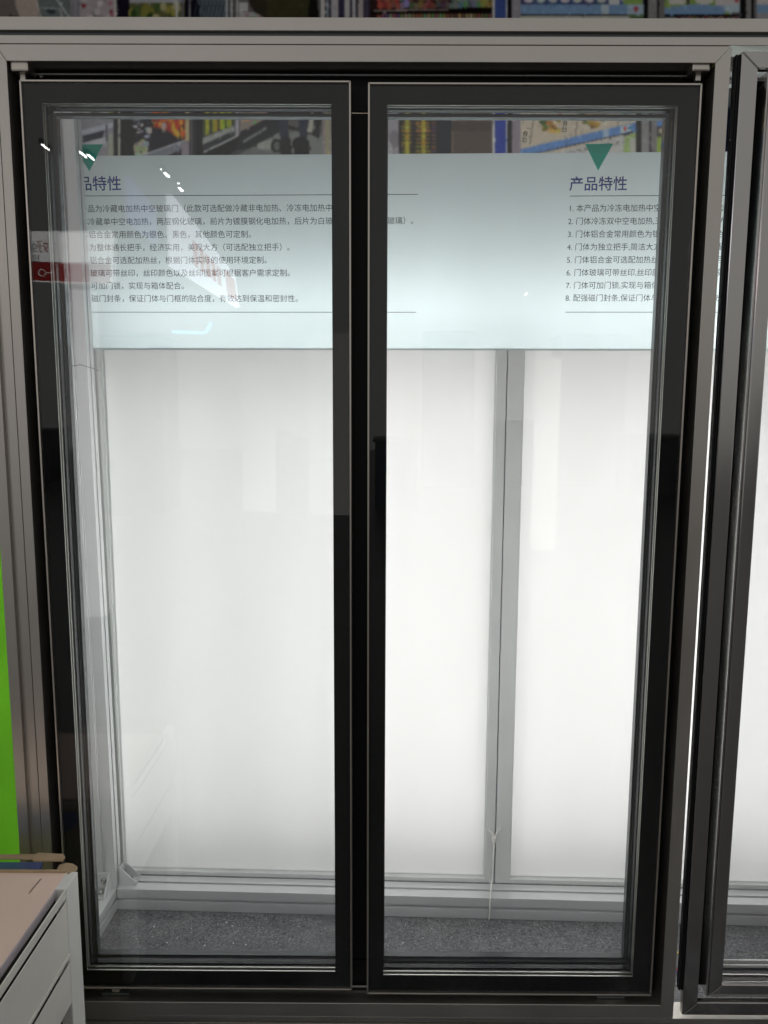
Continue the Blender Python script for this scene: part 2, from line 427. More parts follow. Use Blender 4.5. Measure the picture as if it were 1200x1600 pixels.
# -- top strip, seen above the beam
rect(-180, 60, -40, 110, (130, 116, 112)); poly([(18, -30), (52, -30), (66, 34), (38, 40), (26, 14)], (205, 180, 165)); poly([(16, 22), (40, 30), (30, 40), (10, 36)], (60, 48, 46))
rect(60, 112, -40, 110, (120, 135, 132)); line(84, -8, 110, 30, 2.2, (215, 220, 220)); line(62, 12, 94, 14, 2, (170, 180, 180)); line(94, 14, 100, 40, 2, (210, 210, 210)); ell(80, 18, 8, 4, (70, 80, 84)); line(56, 0, 66, 34, 2, (220, 215, 205))
rect(110, 126, -40, 110, (150, 146, 156)); line(118, -40, 118, 110, 2, (185, 180, 190))
rect(125, 182, -40, 110, (196, 180, 184))
for k in range(26): ell(rng.uniform(126, 180), rng.uniform(-30, 60), rng.uniform(2, 6), rng.uniform(3, 9), [(220, 205, 208), (170, 40, 70), (205, 130, 150), (150, 150, 160), (235, 225, 220)][k % 5])
rect(179, 182, -40, 240, (225, 220, 218)); rect(182, 203, -40, 110, (38, 32, 48))
rect(203, 290, -40, 110, (170, 165, 176)); rect(203, 290, 5, 40, (110, 112, 60))
for k in range(16): ell(rng.uniform(205, 276), rng.uniform(8, 32), rng.uniform(4, 9), rng.uniform(5, 9), [(178, 168, 30), (150, 148, 24), (88, 118, 50), (196, 190, 120), (60, 92, 40)][k % 5])
rect(203, 276, -12, 5, (190, 188, 200)); line(276, -40, 276, 110, 3, (225, 220, 220)); line(286, -40, 286, 110, 3, (120, 115, 130)); rect(289, 312, -40, 110, (34, 30, 44)); line(296, -40, 296, 110, 1.6, (190, 188, 190))
rect(312, 354, -40, 110, (88, 104, 118))
for k in range(8): line(312 + k * 6, -10, 300 + k * 6, 40, 1.5, (60, 72, 84)); line(306 + k * 6, -10, 324 + k * 6, 40, 1.5, (112, 128, 140))
for k in range(5): rect(353 + k * 4, 355.6 + k * 4, -40, 110, (205, 205, 205) if k % 2 == 0 else (90, 85, 95))
rect(372, 410, -40, 110, (120, 108, 108)); rect(374, 388, 5, 18, (215, 212, 212)); rect(374, 412, 20, 32, (196, 186, 182))
for k in range(14): rect(*(lambda a, b: (a, a + 4, b, b + 3))(rng.uniform(376, 408), rng.uniform(18, 30)), jit((150, 140, 140), 60))
poly([(392, -40), (488, -40), (500, 40), (500, 110), (420, 110), (412, 30)], (74, 70, 42)); poly([(394, -40), (420, -40), (416, 30), (398, 20), (388, 4)], (62, 55, 42)); poly([(483, -40), (492, -40), (502, 60), (482, 60)], (36, 34, 30))
rect(500, 582, -40, 110, (66, 58, 78))
for a, b, c in ((501, 508, (222, 216, 208)), (511, 514, (150, 170, 180)), (518, 528, (196, 190, 196)), (532, 537, (60, 54, 90)), (539, 546, (210, 205, 205)), (551, 555, (205, 200, 206)), (560, 567, (196, 180, 176)), (570, 575, (88, 78, 108))):
    rect(a, b, -40 + rng.uniform(0, 30), 110, c)
rect(578, 770, -40, 110, (58, 38, 36))
for x in np.arange(592, 768, 7):
    hue = (190, 70, 40) if x < 622 else (120, 150, 200) if x < 640 else (130, 90, 80) if x < 700 else (130, 150, 140) if x < 750 else (150, 150, 70)
    ell(x, -4 + rng.uniform(-3, 3), 4.2, 7, jit(hue, 35)); ell(x + 2, 8 + rng.uniform(-2, 2), 4.0, 6, jit(hue, 40)); ell(x, -22, 4.2, 8, jit((130, 80, 60), 50))
for x in np.arange(590, 768, 6): rect(x, x + 4.6, 23, 34, jit((150, 128, 80), 55))
poly([(580, 17), (770, 11), (770, 20), (580, 23)], (30, 20, 22)); line(584, 17, 700, 15, 1.8, (170, 150, 140))
# -- middle, mostly hidden behind the beam and the door border
for x in np.arange(-16, 1220, 14): rect(x, x + rng.uniform(6, 12), 60, 168, jit((110, 100, 96), 40))
# -- columns that run through
rect(770, 773, -40, 250, (228, 226, 222)); rect(773, 791, -40, 250, (48, 82, 168)); rect(791, 793, -40, 250, (220, 220, 224)); rect(793, 800, -40, 250, (24, 24, 26)); rect(800, 813, -40, 250, (166, 156, 164))
# -- top strip, right part
rect(813, 1012, -40, 110, (70, 80, 130))
for k in range(9): rect(816 + k * 19, 832 + k * 19, -36, 7, jit((70, 84, 150), 25)); ell(826 + k * 19, 0, 7, 4, jit((222, 218, 205), 18))
rect(952, 968, -20, 8, (226, 226, 226)); rect(974, 1004, -20, 8, (150, 190, 70))
rect(813, 982, 7, 22, (118, 166, 216)); rect(940, 952, 7, 22, (196, 214, 228)); rect(813, 982, 22, 26, (60, 62, 66)); rect(813, 1004, 26, 60, (206, 204, 192)); rect(980, 1006, 7, 22, (170, 200, 225)); poly([(987, 15), (994, 9), (1001, 15), (996, 15), (996, 20), (992, 20), (992, 15)], (205, 60, 70)); rect(982, 1006, 23, 40, (104, 130, 74))
rect(1006, 1013, -40, 110, (30, 30, 32)); rect(1013, 1026, -40, 110, (150, 146, 146)); rect(1026, 1030, -40, 110, (24, 24, 26)); rect(1030, 1039, -40, 110, (130, 126, 124))
rect(1039, 1140, -40, 110, (150, 186, 66)); ell(1058, 2, 14, 6, (226, 216, 206)); ell(1100, 0, 15, 7, (228, 220, 206)); rect(1073, 1078, -40, 8, (90, 60, 90)); rect(1118, 1156, -40, 10, (222, 210, 210)); rect(1148, 1154, -10, 4, (205, 60, 70))
poly([(1039, 12), (1085, 7), (1132, 9), (1132, 22), (1039, 22)], (116, 164, 216)); rect(1132, 1156, 8, 20, (190, 214, 232)); rect(1039, 1156, 22, 28, (40, 38, 42)); rect(1039, 1156, 28, 50, (205, 200, 190))
for k in range(12): rect(1060 + k * 8, 1064 + k * 8, 26, 32, jit((130, 80, 70), 40))
rect(1156, 1166, -40, 250, (34, 32, 34)); rect(1166, 1174, -40, 250, (150, 140, 142)); rect(1174, 1178, -40, 250, (30, 28, 30)); rect(1178, 1183, -40, 250, (120, 112, 112)); rect(1183, 1230, -40, 8, (220, 205, 205)); rect(1183, 1230, 8, 21, (122, 168, 216)); rect(1183, 1230, 21, 60, (170, 165, 170))
# -- left window band
rect(60, 180, 168, 250, (178, 176, 182)); rect(128, 172, 170, 184, (206, 206, 200)); ell(148, 178, 9, 4, (120, 124, 120)); rect(170, 177, 172, 186, (160, 176, 60))
poly([(120, 206), (180, 190), (180, 198), (120, 216)], (214, 214, 226)); poly([(130, 212), (164, 203), (160, 216), (130, 224)], (46, 42, 74)); poly([(120, 226), (166, 214), (166, 224), (120, 236)], (220, 220, 224)); rect(166, 168, 195, 220, (110, 104, 120)); rect(170, 178, 210, 245, (196, 198, 180))
for k in range(10): rect(*(lambda a, b: (a, a + 3, b, b + 2))(rng.uniform(136, 166), rng.uniform(226, 240)), jit((200, 180, 150), 50))
rect(178, 186, 168, 250, (44, 44, 50)); rect(185, 188, 168, 250, (210, 206, 196)); rect(188, 209, 168, 250, (16, 16, 22))
rect(209, 296, 168, 250, (48, 44, 60)); poly([(209, 168), (270, 168), (270, 174), (209, 190)], (132, 138, 142))
for k in range(70): ell(rng.uniform(240, 296), rng.uniform(178, 214), rng.uniform(2, 5), rng.uniform(3, 9), jit([(205, 84, 30), (226, 130, 30), (170, 50, 24), (226, 176, 44)][k % 4], 20))
for k in range(40): ell(rng.uniform(210, 240), rng.uniform(190, 216), rng.uniform(2, 4), rng.uniform(1, 2), jit([(205, 205, 208), (40, 36, 46), (70, 64, 84)][k % 3], 14))
for k in range(14): ell(rng.uniform(212, 230), rng.uniform(222, 246), 5, 5, jit((196, 196, 170), 22))
poly([(238, 198), (262, 204), (280, 216), (256, 236), (236, 236)], (36, 32, 54)); ell(256, 197, 4, 6, (206, 186, 176)); ell(234, 204, 4, 5, (214, 206, 200))
poly([(222, 242), (296, 216), (296, 226), (250, 250), (222, 250)], (150, 152, 160)); line(224, 242, 296, 217, 1.5, (220, 220, 222)); rect(284, 296, 224, 250, (170, 160, 166)); rect(290, 296, 172, 220, (214, 200, 160))
rect(296, 306, 168, 250, (66, 60, 72)); line(300, 168, 300, 250, 1.4, (150, 140, 140)); rect(306, 317, 168, 250, (14, 16, 22))
rect(317, 366, 168, 250, (96, 96, 92))
for k in range(13): rect(317 + k * 3.8, 320.4 + k * 3.8, 168, 212 - k * 1.3, jit((196, 186, 48) if k % 3 else (90, 100, 36), 22))
poly([(317, 216), (366, 196), (366, 204), (317, 226)], (180, 182, 176)); poly([(317, 226), (366, 204), (366, 214), (317, 238)], (70, 72, 78)); line(318, 238, 372, 212, 2, (214, 214, 214)); poly([(317, 240), (376, 212), (376, 250), (317, 250)], (20, 20, 24))
rect(366, 377, 168, 212, (140, 134, 146)); line(371, 168, 371, 212, 2, (210, 205, 205)); rect(375, 377, 168, 206, (30, 30, 34))
poly([(376, 168), (418, 168), (418, 184), (376, 206)], (170, 158, 148))
for k in range(24): ell(rng.uniform(378, 414), rng.uniform(170, 192), 3, 2, jit((170, 160, 140), 45))
poly([(376, 206), (418, 184), (440, 184), (440, 205), (376, 240), (370, 250), (360, 250), (372, 220)], (48, 52, 58)); line(380, 222, 416, 200, 4, (150, 152, 152))
poly([(376, 240), (440, 205), (500, 205), (520, 250), (366, 250)], (150, 152, 148)); ell(430, 228, 30, 9, (200, 198, 188), .6); ell(402, 240, 40, 8, (120, 122, 122), .5)
rect(418, 508, 168, 188, (60, 56, 54)); poly([(450, 196), (500, 208), (500, 214), (450, 201)], (28, 30, 34)); poly([(492, 168), (504, 168), (498, 216), (490, 212)], (34, 36, 38)); poly([(486, 176), (490, 176), (488, 208), (480, 206)], (200, 198, 186))
poly([(434, 178), (449, 178), (452, 218), (438, 218)], (56, 64, 84)); poly([(466, 178), (482, 178), (480, 216), (468, 216)], (60, 66, 86))
ell(432, 228, 9, 11, (26, 28, 32)); ell(433, 228, 5, 7, (120, 122, 120)); ell(446, 226, 9, 14, (26, 28, 30)); rect(438, 456, 228, 250, (26, 28, 30)); ell(470, 226, 14, 12, (24, 26, 28)); rect(460, 484, 226, 250, (24, 26, 28))
rect(504, 600, 168, 250, (178, 170, 160))
for k in range(20): rect(506 + k * 5, 508 + k * 5, 168, 250, jit((150, 140, 128), 45), .6)
# -- right window band
rect(598, 624, 168, 250, (176, 172, 176)); ell(616, 218, 8, 14, (150, 146, 150)); ell(607, 234, 6, 12, (200, 196, 198))
rect(623, 690, 168, 250, (52, 46, 44))
for r_ in range(12):
    y = 172 + r_ * 6.2
    for (a, b) in ((628, 642), (650, 671)):
        rect(a + rng.uniform(-1, 2), b + rng.uniform(-1, 2), y, y + 3.6, jit((150, 140, 52), 24)); rect((a + b) / 2 - 2, (a + b) / 2 + 4, y, y + 6, jit((186, 176, 64), 18))
    rect(674, 682, y, y + 3.8, jit((112, 92, 88), 20)); rect(643, 648, y + 1, y + 4, jit((74, 58, 50), 14))
rect(684, 706, 168, 250, (42, 52, 62)); rect(705, 768, 168, 250, (108, 96, 88)); rect(705, 708, 168, 250, (140, 124, 108)); rect(706, 768, 190, 206, (96, 84, 76))
rect(813, 1000, 168, 250, (222, 210, 192))
for (a, b) in ((836, 828), (905, 897), (968, 963)): line(a, 168, b, 226, 1.6, (140, 126, 110))
for (cx, cy) in ((862, 196), (924, 188)):
    for k in range(22): ell(cx + rng.uniform(-13, 13), cy + rng.uniform(-8, 10), 4, 3.2, jit([(196, 156, 84), (226, 190, 120), (150, 108, 56)][k % 3], 16))
    ell(cx - 14, cy - 6, 6, 5, (90, 116, 56)); ell(cx - 10, cy + 2, 4, 4, (110, 136, 66))
ell(875, 181, 4, 4, (196, 90, 84)); ell(936, 175, 4, 3, (196, 100, 90))
poly([(813, 233), (972, 196), (1000, 190), (1000, 204), (972, 211), (813, 245)], (122, 160, 210)); poly([(942, 203), (952, 200), (952, 215), (942, 217)], (190, 208, 226)); line(813, 245, 990, 206, 2.2, (70, 74, 90))
poly([(820, 250), (984, 210), (1000, 206), (1000, 250)], (214, 212, 208))
for k in range(60):
    x = rng.uniform(850, 980); y = 248 - (x - 820) * .235 + rng.uniform(5, 12); rect(x, x + 3, y, y + 1.6, (130, 124, 126))
rect(966, 990, 176, 190, (170, 190, 190))
for k in range(14): rect(*(lambda a, b: (a, a + 4, b, b + 3))(rng.uniform(968, 986), rng.uniform(172, 186)), jit((170, 150, 130), 60))
poly([(969, 198), (988, 194), (988, 204), (969, 209)], (206, 224, 228)); poly([(973, 201), (976.5, 197), (980, 200), (978, 201), (978, 206), (975, 206), (975, 202)], (206, 66, 76)); rect(981, 987, 198, 203, (60, 150, 190))
poly([(976, 214), (996, 206), (996, 250), (972, 250)], (180, 200, 140)); rect(984, 994, 216, 250, (206, 206, 196)); line(974, 212, 990, 206, 3, (60, 60, 66))
rect(994, 1003, 168, 250, (40, 40, 44)); rect(1003, 1014, 168, 250, (160, 158, 158)); rect(1014, 1018, 168, 250, (44, 44, 50)); rect(1018, 1027, 168, 250, (146, 142, 142)); poly([(1026, 184), (1070, 176), (1070, 192), (1026, 198)], (116, 156, 206)); rect(1026, 1150, 198, 216, (90, 84, 80)); ell(1034, 204, 5, 4, (190, 178, 158)); rect(1026, 1060, 214, 250, (166, 186, 96)); ell(1036, 232, 4, 7, (150, 120, 60)); rect(1060, 1158, 168, 250, (40, 42, 60))
poly([(1082, 106), (1096, 104), (1094, 124), (1084, 122)], (120, 170, 226))
# soft focus of the enlarged print and its grain
# fine picture detail: small packages and shadows too small to draw one by one
for k in range(2600):
    x = rng.uniform(-10, 1200); y = rng.choice((rng.uniform(-30, 32), rng.uniform(172, 240))); i = int((x - X0) / ST); j = int((y - Y0) / ST)
    if 0 < i < PW - 4 and 0 < j < PH - 4:
        c_ = cv[j, i].copy(); v_ = rng.uniform(.55, 1.5); w_, h_ = rng.integers(1, 4), rng.integers(1, 5)
        cv[j:j + h_, i:i + w_] = np.clip(cv[j:j + h_, i:i + w_] * .45 + c_ * v_ * .55, 0, .95)
for _ in range(2):
    p = np.pad(cv, ((1, 1), (1, 1), (0, 0)), 'edge'); cv = (p[:-2, 1:-1] + p[2:, 1:-1] + p[1:-1, :-2] + p[1:-1, 2:] + 3 * cv) / 7
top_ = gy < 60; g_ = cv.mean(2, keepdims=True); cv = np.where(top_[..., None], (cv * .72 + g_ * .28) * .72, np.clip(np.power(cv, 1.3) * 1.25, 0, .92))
cv = np.clip(cv * (1 + rng.normal(0, .03, (PH, PW, 1))), 0, 1)
pts = []
for j in range(PH):
    for i in range(PW): pts.append((X0 + i * ST, Y0 + j * ST))
verts = []
for (px, py) in pts:
    s_, z_ = on_back(px, py, SD); verts.append((s_, z_))
zr = [verts[j * PW + PW // 2][1] for j in range(PH)]
sc = [v[0] for v in verts[(PH - 1) * PW:]]                  # straight grid on the sheet
me = bpy.data.meshes.new('photo_print')
keep = [j for j in range(PH) if zr[j] > zmid + .0008]
rows = len(keep)
co = []; colr = []
def sample(s_, z_):                                         # colour at a sheet position = colour of the pixel that looks at it
    p = BACK @ Vector((s_, SD, z_)) - EYE
    d = p.dot(fwd); a = 600 + F * p.dot(rgt) / d; b = 800 - F * p.dot(upv) / d
    i = min(max((a - X0) / ST, 0), PW - 1.001); j = min(max((b - Y0) / ST, 0), PH - 1.001)
    i0, j0 = int(i), int(j); fi, fj = i - i0, j - j0
    return (cv[j0, i0] * (1 - fi) + cv[j0, i0 + 1] * fi) * (1 - fj) + (cv[j0 + 1, i0] * (1 - fi) + cv[j0 + 1, i0 + 1] * fi) * fj
NS, NZ = 1000, 200
z_lo, z_hi = zmid + .0006, on_back(600, -30, SD)[1]
s_hi = on_back(1215, 100, SD)[0]
for j in range(NZ):
    z_ = z_lo + (z_hi - z_lo) * j / (NZ - 1)
    for i in range(NS):
        s_ = -.30 + (s_hi + .30) * i / (NS - 1)
        co.append(BACK @ Vector((s_, SD - .0006, z_))); c = sample(s_, z_); colr += [c[0], c[1], c[2], 1]
org = BACK @ Vector((.6, SD - .0006, z_lo))
me.from_pydata([c - org for c in co], [], [(j * NS + i, j * NS + i + 1, (j + 1) * NS + i + 1, (j + 1) * NS + i) for j in range(NZ - 1) for i in range(NS - 1)])
ca = me.color_attributes.new('print', 'FLOAT_COLOR', 'POINT'); ca.data.foreach_set('color', np.array(colr, 'f'))
me.materials.append(M['photo'])
o = bpy.data.objects.new('photo_print', me); COL.objects.link(o); o.parent = sheet; o.location = org - wloc(sheet)
o['label'] = 'printed supermarket photo along the top of the sheet'

# lettering
cal = bpy.data.curves.new('calibration', 'FONT'); cal.body = '国' * 10; co_ = bpy.data.objects.new('calibration', cal); COL.objects.link(co_)
bpy.context.view_layer.update(); EM = co_.dimensions.x / 9.93
bpy.data.objects.remove(co_); bpy.data.curves.remove(cal)
TROT = BACK.to_3x3().to_4x4() @ Matrix.Rotation(math.pi / 2, 4, 'X')
def text(name, body, px, py, pitch_px, mat, line_px=None, bold=0, tilt=0, par=None, off=.0012, lab=None):
    """px, py: left end of the first baseline"""
    s0, z0 = on_back(px, py, SD - off); s1, _ = on_back(px + 100, py, SD - off)
    em = (s1 - s0) / 100 * pitch_px
    c = bpy.data.curves.new(name, 'FONT'); c.body = body; c.size = em / EM; c.offset = bold; c.fill_mode = 'FRONT'; c.resolution_u = 3
    if line_px:
        z1 = on_back(px, py + line_px, SD - off)[1]; c.space_line = (z0 - z1) / c.size
    c.materials.append(M[mat])
    o = bpy.data.objects.new(name, c); COL.objects.link(o)
    o.parent = par or sheet
    m = TROT @ Matrix.Rotation(tilt, 4, 'Z'); m.translation = (BACK @ Vector((s0, SD - off, z0))) - wloc(o.parent)
    o.matrix_basis = m
    bpy.context.view_layer.update()
    tm = bpy.data.meshes.new_from_object(o.evaluated_get(bpy.context.evaluated_depsgraph_get()))
    tm.name = name; t = bpy.data.objects.new('lettering', tm); COL.objects.link(t)
    t.parent = o.parent; t.matrix_basis = m
    bpy.data.objects.remove(o); bpy.data.curves.remove(c); t.name = name
    return t
left_lines = ['1. 本产品为冷藏电加热中空玻璃门（此款可选配做冷藏非电加热、冷冻电加热中空玻璃门）。',
    '2. 门体冷藏单中空电加热，两层钢化玻璃，前片为镀膜钢化电加热，后片为白玻钢化（可选镀膜玻璃）。',
    '3. 门体铝合金常用颜色为银色、黑色，其他颜色可定制。', '4. 门体为整体通长把手，经济实用，美观大方（可选配独立把手）。',
    '5. 门体铝合金可选配加热丝，根据门体实际的使用环境定制。', '6. 门体玻璃可带丝印，丝印颜色以及丝印图案可根据客户需求定制。',
    '7. 门体可加门锁，实现与箱体配合。', '8. 配强磁门封条，保证门体与门框的贴合度，有效达到保温和密封性。']
right_lines = ['1. 本产品为冷冻电加热中空玻璃门（此款可选配做冷藏电加热）。', '2. 门体冷冻双中空电加热,三层钢化玻璃,前片为镀膜钢化电加热。', '3. 门体铝合金常用颜色为银色、黑色,其他颜色可定制。',
    '4. 门体为独立把手,简洁大方,美观实用（可选配长把手）。', '5. 门体铝合金可选配加热丝,根据门体实际使用环境定制。', '6. 门体玻璃可带丝印,丝印颜色以及图案均可根据需求定制。',
    '7. 门体可加门锁,实现与箱体配合。', '8. 配强磁门封条,保证门体与门框的贴合度,有效达到保温。']
def rule(px0, px1, py, lab=None):
    s0, z = on_back(px0, py, SD); s1, _ = on_back(px1, py, SD)
    obj('ruled_line', bk(B(s0, s1, SD - .0012, SD - .0008, z - .0007, z + .0007)), 'ink', sheet)
def arrow(px0, px1, py0, py1):
    s0, z0 = on_back(px0, py0, SD); s1, _ = on_back(px1, py0, SD); z1 = on_back((px0 + px1) / 2, py1, SD)[1]
    obj('arrow_mark', bk(prism(bmesh.new(), [(s0, z0), (s1, z0), ((s0 + s1) / 2, z1)], 'y', SD - .0013, SD - .0009)), 'teal', sheet)
text('title_text', '产品特性', 99, 296, 22.6, 'ink_blue', bold=.0004)
text('feature_text', '\n'.join(left_lines), 101, 331.0, 11.75, 'ink', 20.25)
rule(104, 653, 306.5); rule(98, 650, 487.8); arrow(115, 161, 226, 268)
text('title_text', '产品特性', 889, 296, 22.6, 'ink_blue', bold=.0004)
text('feature_text', '\n'.join(right_lines), 888, 330.0, 11.95, 'ink', 20.25)
rule(890, 1215, 306.5); rule(883, 1215, 487.8); arrow(914, 958, 225, 267)
for (x, y, h_) in ((816, 212, 9), (878, 196, 9), (939, 181, 8)):
    text('package_text', '骨\n劲', x, y, h_, 'ink', h_ * 1.05, tilt=-.12); text('package_text', '一', x + 6, y - h_, h_ * .8, 'ink', tilt=-.1)

# ------------------------------------------------------------------ door sets
def door(root, x0, x1, z0, z1, ib, metal=False, gl='glass'):
    """ib = inner edges of the black border (x0, x1, z0, z1); returns the door part, the trim that carries the rest"""
    a0, a1, b0, b1 = ib; g = .0004
    d = obj('door', ring(bmesh.new(), x0, x1, z0, z1, .0035, 1.499, 1.536), 'steel' if metal else 'trim', root, .0006)
    X0_, X1_, Z0_, Z1_ = x0 + .0036, x1 - .0036, z0 + .0036, z1 - .0036
    if metal:
        obj('stile_frame', ring(bmesh.new(), X0_, X1_, Z0_, Z1_, (a0 - X0_, X1_ - a1, b0 - Z0_, Z1_ - b1), 1.497, 1.536), 'steel', d, .003)
    else:
        obj('glass_border', ring(bmesh.new(), X0_, X1_, Z0_, Z1_, (a0 - X0_, X1_ - a1, b0 - Z0_, Z1_ - b1), 1.5058, 1.5072, 0), 'black_gl', d)
    obj('front_glass', B(X0_ + g, X1_ - g, 1.5006, 1.5046, Z0_ + g, Z1_ - g) if not metal else B(a0 - .004, a1 + .004, 1.507, 1.511, b0 - .004, b1 + .004), gl, d)
    # bright spacer bars between the panes, visible past the black border
    s = .0012
    sp = obj('spacer', ring(ring(bmesh.new(), a0 - .009, a1 + .009, b0 - .009, b1 + .009, .009, 1.508, 1.5108), a0 - .009, a1 + .009, b0 - .009, b1 + .009, .009, 1.5188, 1.5215), 'spacer', d)
    obj('desiccant_strip', ring(bmesh.new(), a0 - .009, a1 + .009, b0 - .009, b1 + .009, .0065, 1.5110, 1.5186), 'seal', d)
    obj('gasket', ring(bmesh.new(), a0 - .007, a1 + .007, b0 - .007, b1 + .007, .0072, 1.5218, 1.5255), 'black', d)
    obj('rear_glass', B(a0 - .012, a1 + .012, 1.526, 1.530, b0 - .012, b1 + .012), gl, d)
    obj('rear_frame', ring(bmesh.new(), a0 - .030, a1 + .030, b0 - .030, b1 + .030, .0305, 1.5304, 1.545), 'seal', d)
    return d

def screw(root, p, r=.0028):
    obj('screw', disc_bolt(bmesh.new(), p, r, .002, 'y'), 'trim', root, 0, True)

ds = empty('glass_door_set', (-.05, 1.53, H - 1.3006), 'black bordered double glass freezer door in a grey aluminium frame', 'glass door')
FX0, FX1, FZ0, FZ1 = xs[3] + .0006, .6225, H - 1.3006, H + .6538
obj('outer_frame', ring(bmesh.new(), FX0, FX1, FZ0, FZ1, (-.6966 - FX0, .0275, .0321, .0287), 1.4955, 1.56), 'alu', ds, .0008)
LX0, LX1, LZ0, LZ1 = -.6963, .5947, H - 1.2683, H + .6249
obj('black_liner', ring(bmesh.new(), LX0, LX1, LZ0, LZ1, (.058, .062, .062, .066), 1.546, 1.5535), 'black', ds)
obj('liner_return', ring(bmesh.new(), LX0 + .0565, LX1 - .0605, LZ0 + .0605, LZ1 - .0675, (.0055, .0055, .006, .006), 1.5540, 1.570), 'body', ds)
obj('liner_edge', ring(bmesh.new(), LX0 + .002, LX1 - .002, LZ0 + .002, LZ1 - .002, .0025, 1.536, 1.5458), 'black', ds)
zz = at(500, 118.5, 1.538).z
obj('liner_bead', B(LX0 + .012, LX1 - .012, 1.5335, 1.5385, zz - .0008, zz + .0008), 'alu_dark', ds)
mx0, mx1 = -.104, .0
obj('mullion', B(mx0, mx1, 1.548, 1.572, LZ0 + .067, LZ1 - .070), 'black', ds)
door(ds, -.6773, -.0687, H - 1.2412, H + .5949, (-.6404, -.1050, H - 1.2035, H + .5570), gl='glass_l')
door(ds, -.0372, .5748, H - 1.2500, H + .5921, (-.0020, .5350, H - 1.2105, H + .5560))
for (px, sx) in ((34.5, -1), (1092, 1)):                      # hinge blocks at the two top corners
    p = at(px, 106, 1.512)
    h = obj('hinge', B(p.x - .0165, p.x + .0165, 1.500, 1.535, p.z - .0105, p.z + .0080), 'trim', ds, .003)
    obj('pin', B(p.x - .005, p.x + .005, 1.512, 1.524, p.z - .0225, p.z - .0097), 'alu', h, .001)
    obj('bolt', disc_bolt(bmesh.new(), (p.x - sx * .022, 1.5455, p.z - .003), .004, .008, 'y'), 'trim', h, 0, True)
for (px, sx) in ((180, -1), (955, 1)):                        # bottom hinge plates
    p = at(px, 1554, 1.512)
    h = obj('hinge', B(p.x - .03, p.x + .03, 1.512, 1.535, H - 1.2670, H - 1.2625), 'groove', ds, .001)
    obj('pin', B(p.x - .008, p.x + .008, 1.515, 1.529, H - 1.2623, H - 1.2545), 'alu', h, .001)
for (px, py) in ((118, 107), (420, 107.5), (705, 109), (1010, 110), (68, 885), (89, 1222), (1105, 214), (1061, 892), (1042, 1233), (47, 513), (1083, 522), (1032, 1478)):
    p = at(px, py, 1.546); screw(ds, (p.x, 1.5459, p.z))
obj('sill_strip', B(LX0 + .06, LX1 - .06, 1.5365, 1.5400, LZ0 + .004, LZ0 + .0065), 'alu_dark', ds)

for tx, ty in ((-.052, 1.596), (-.690, 1.592), (.588, 1.592)):     # unseen fill tubes added behind the frame members to light the inside
    obj('light_tube', tube(bmesh.new(), [(tx, ty, .16), (tx, ty, 1.5)], .007, 10), 'tube', ds)
    obj('fill_holder', B(tx - .009, tx + .009, 1.573, ty - .0075, .15, 1.51), 'white2', ds)

# the next door set, only its left edge is in the picture
RX0 = at(1131.8, 520, 1.493).x; RZ1 = at(1162, 80, 1.493).z; RZ0 = at(1075, 1586, 1.493).z
rs = empty('glass_door_set', (RX0 + .35, 1.53, RZ0), 'polished steel framed glass door cut off by the right edge', 'glass door')
RX1 = RX0 + .70; fw = at(1158, 520, 1.493).x - RX0
obj('outer_frame', ring(bmesh.new(), RX0, RX1, RZ0, RZ1, (fw, fw, .030, .030), 1.4925, 1.508), 'steel', rs, .002)
q = fw + .0003
obj('black_liner', ring(bmesh.new(), RX0 + q, RX1 - q, RZ0 + .0303, RZ1 - .0303, .045, 1.544, 1.552), 'black', rs)
obj('side_gasket', prism(bmesh.new(), notch_rect(RX0 - .0085, RX0 - .0004, 1.4965, 1.510, {'b': [RX0 - .0045]}, slot=.0014, depth=.004), 'z', RZ0 + .055, RZ1 - .004), 'black', rs, .0012)
dx0 = at(1172.5, 520, 1.499).x; dx1 = at(1199.0, 520, 1.499).x
dz0 = at(1110, 1557, 1.499).z; dz1 = at(1175, 110, 1.499).z
door(rs, dx0, RX1 - fw - .02, dz0, dz1, (dx1, RX1 - fw - .05, dz0 + .030, dz1 - .034), True)
for zz in (.012, .024):
    obj('sill_bar', B(dx1 + .004, RX1 - fw - .06, 1.5315, 1.536, dz0 + .03 + zz, dz0 + .03 + zz + .006), 'white2', rs, .001)

# ------------------------------------------------------------------ green partition beyond the left upright
o = obj('green_partition', B(-3.2, -.86, 1.96, 2.0, 0, 1.30), 'lime'); tag(o, 'lime green partition panel at the left edge, beyond the grey upright', 'partition')
obj('cap_rail', B(-3.2, -.86, 1.955, 2.005, 1.3005, 1.33), 'alu', o)

# ------------------------------------------------------------------ white slatted box in the left foreground
BY1 = 1.37
c = at(121.5, 1357, BY1); bx, bz = c.x, c.z
crate = empty('storage_box', (bx - .22, 1.0, 0), 'white slatted storage box with open brown cardboard flaps', 'storage box')
zs1 = (on_x(103, 1411, bx).z + on_x(20, 1532, bx).z) / 2
zs2 = (on_x(110, 1503, bx).z + on_x(60, 1585, bx).z) / 2
zop = on_x(114.6, 1563, bx).z
ypost = on_x(103, 1411, bx).y; ypost2 = on_x(114.6, 1563, bx).y
BX0, BY0 = bx - .46, .95
obj('corner_post', B(bx - .022, bx, ypost + .004, BY1, .0005, bz - .0060), 'white2', crate, .002)
obj('corner_post', B(bx - .022, bx, BY0, BY0 + .05, .0005, bz - .004), 'white2', crate, .002)
sl = .0042
for (za, zb_, nm) in ((zs1 + sl, bz - .006, 'top_board'), (zs2 + sl, zs1 - sl, 'middle_board'), (zop, zs2 - sl, 'lower_board')):
    obj(nm, B(bx - .0030, bx - .0004, BY0 + .0505, ypost + .0038, za, zb_), 'white', crate, .0015)
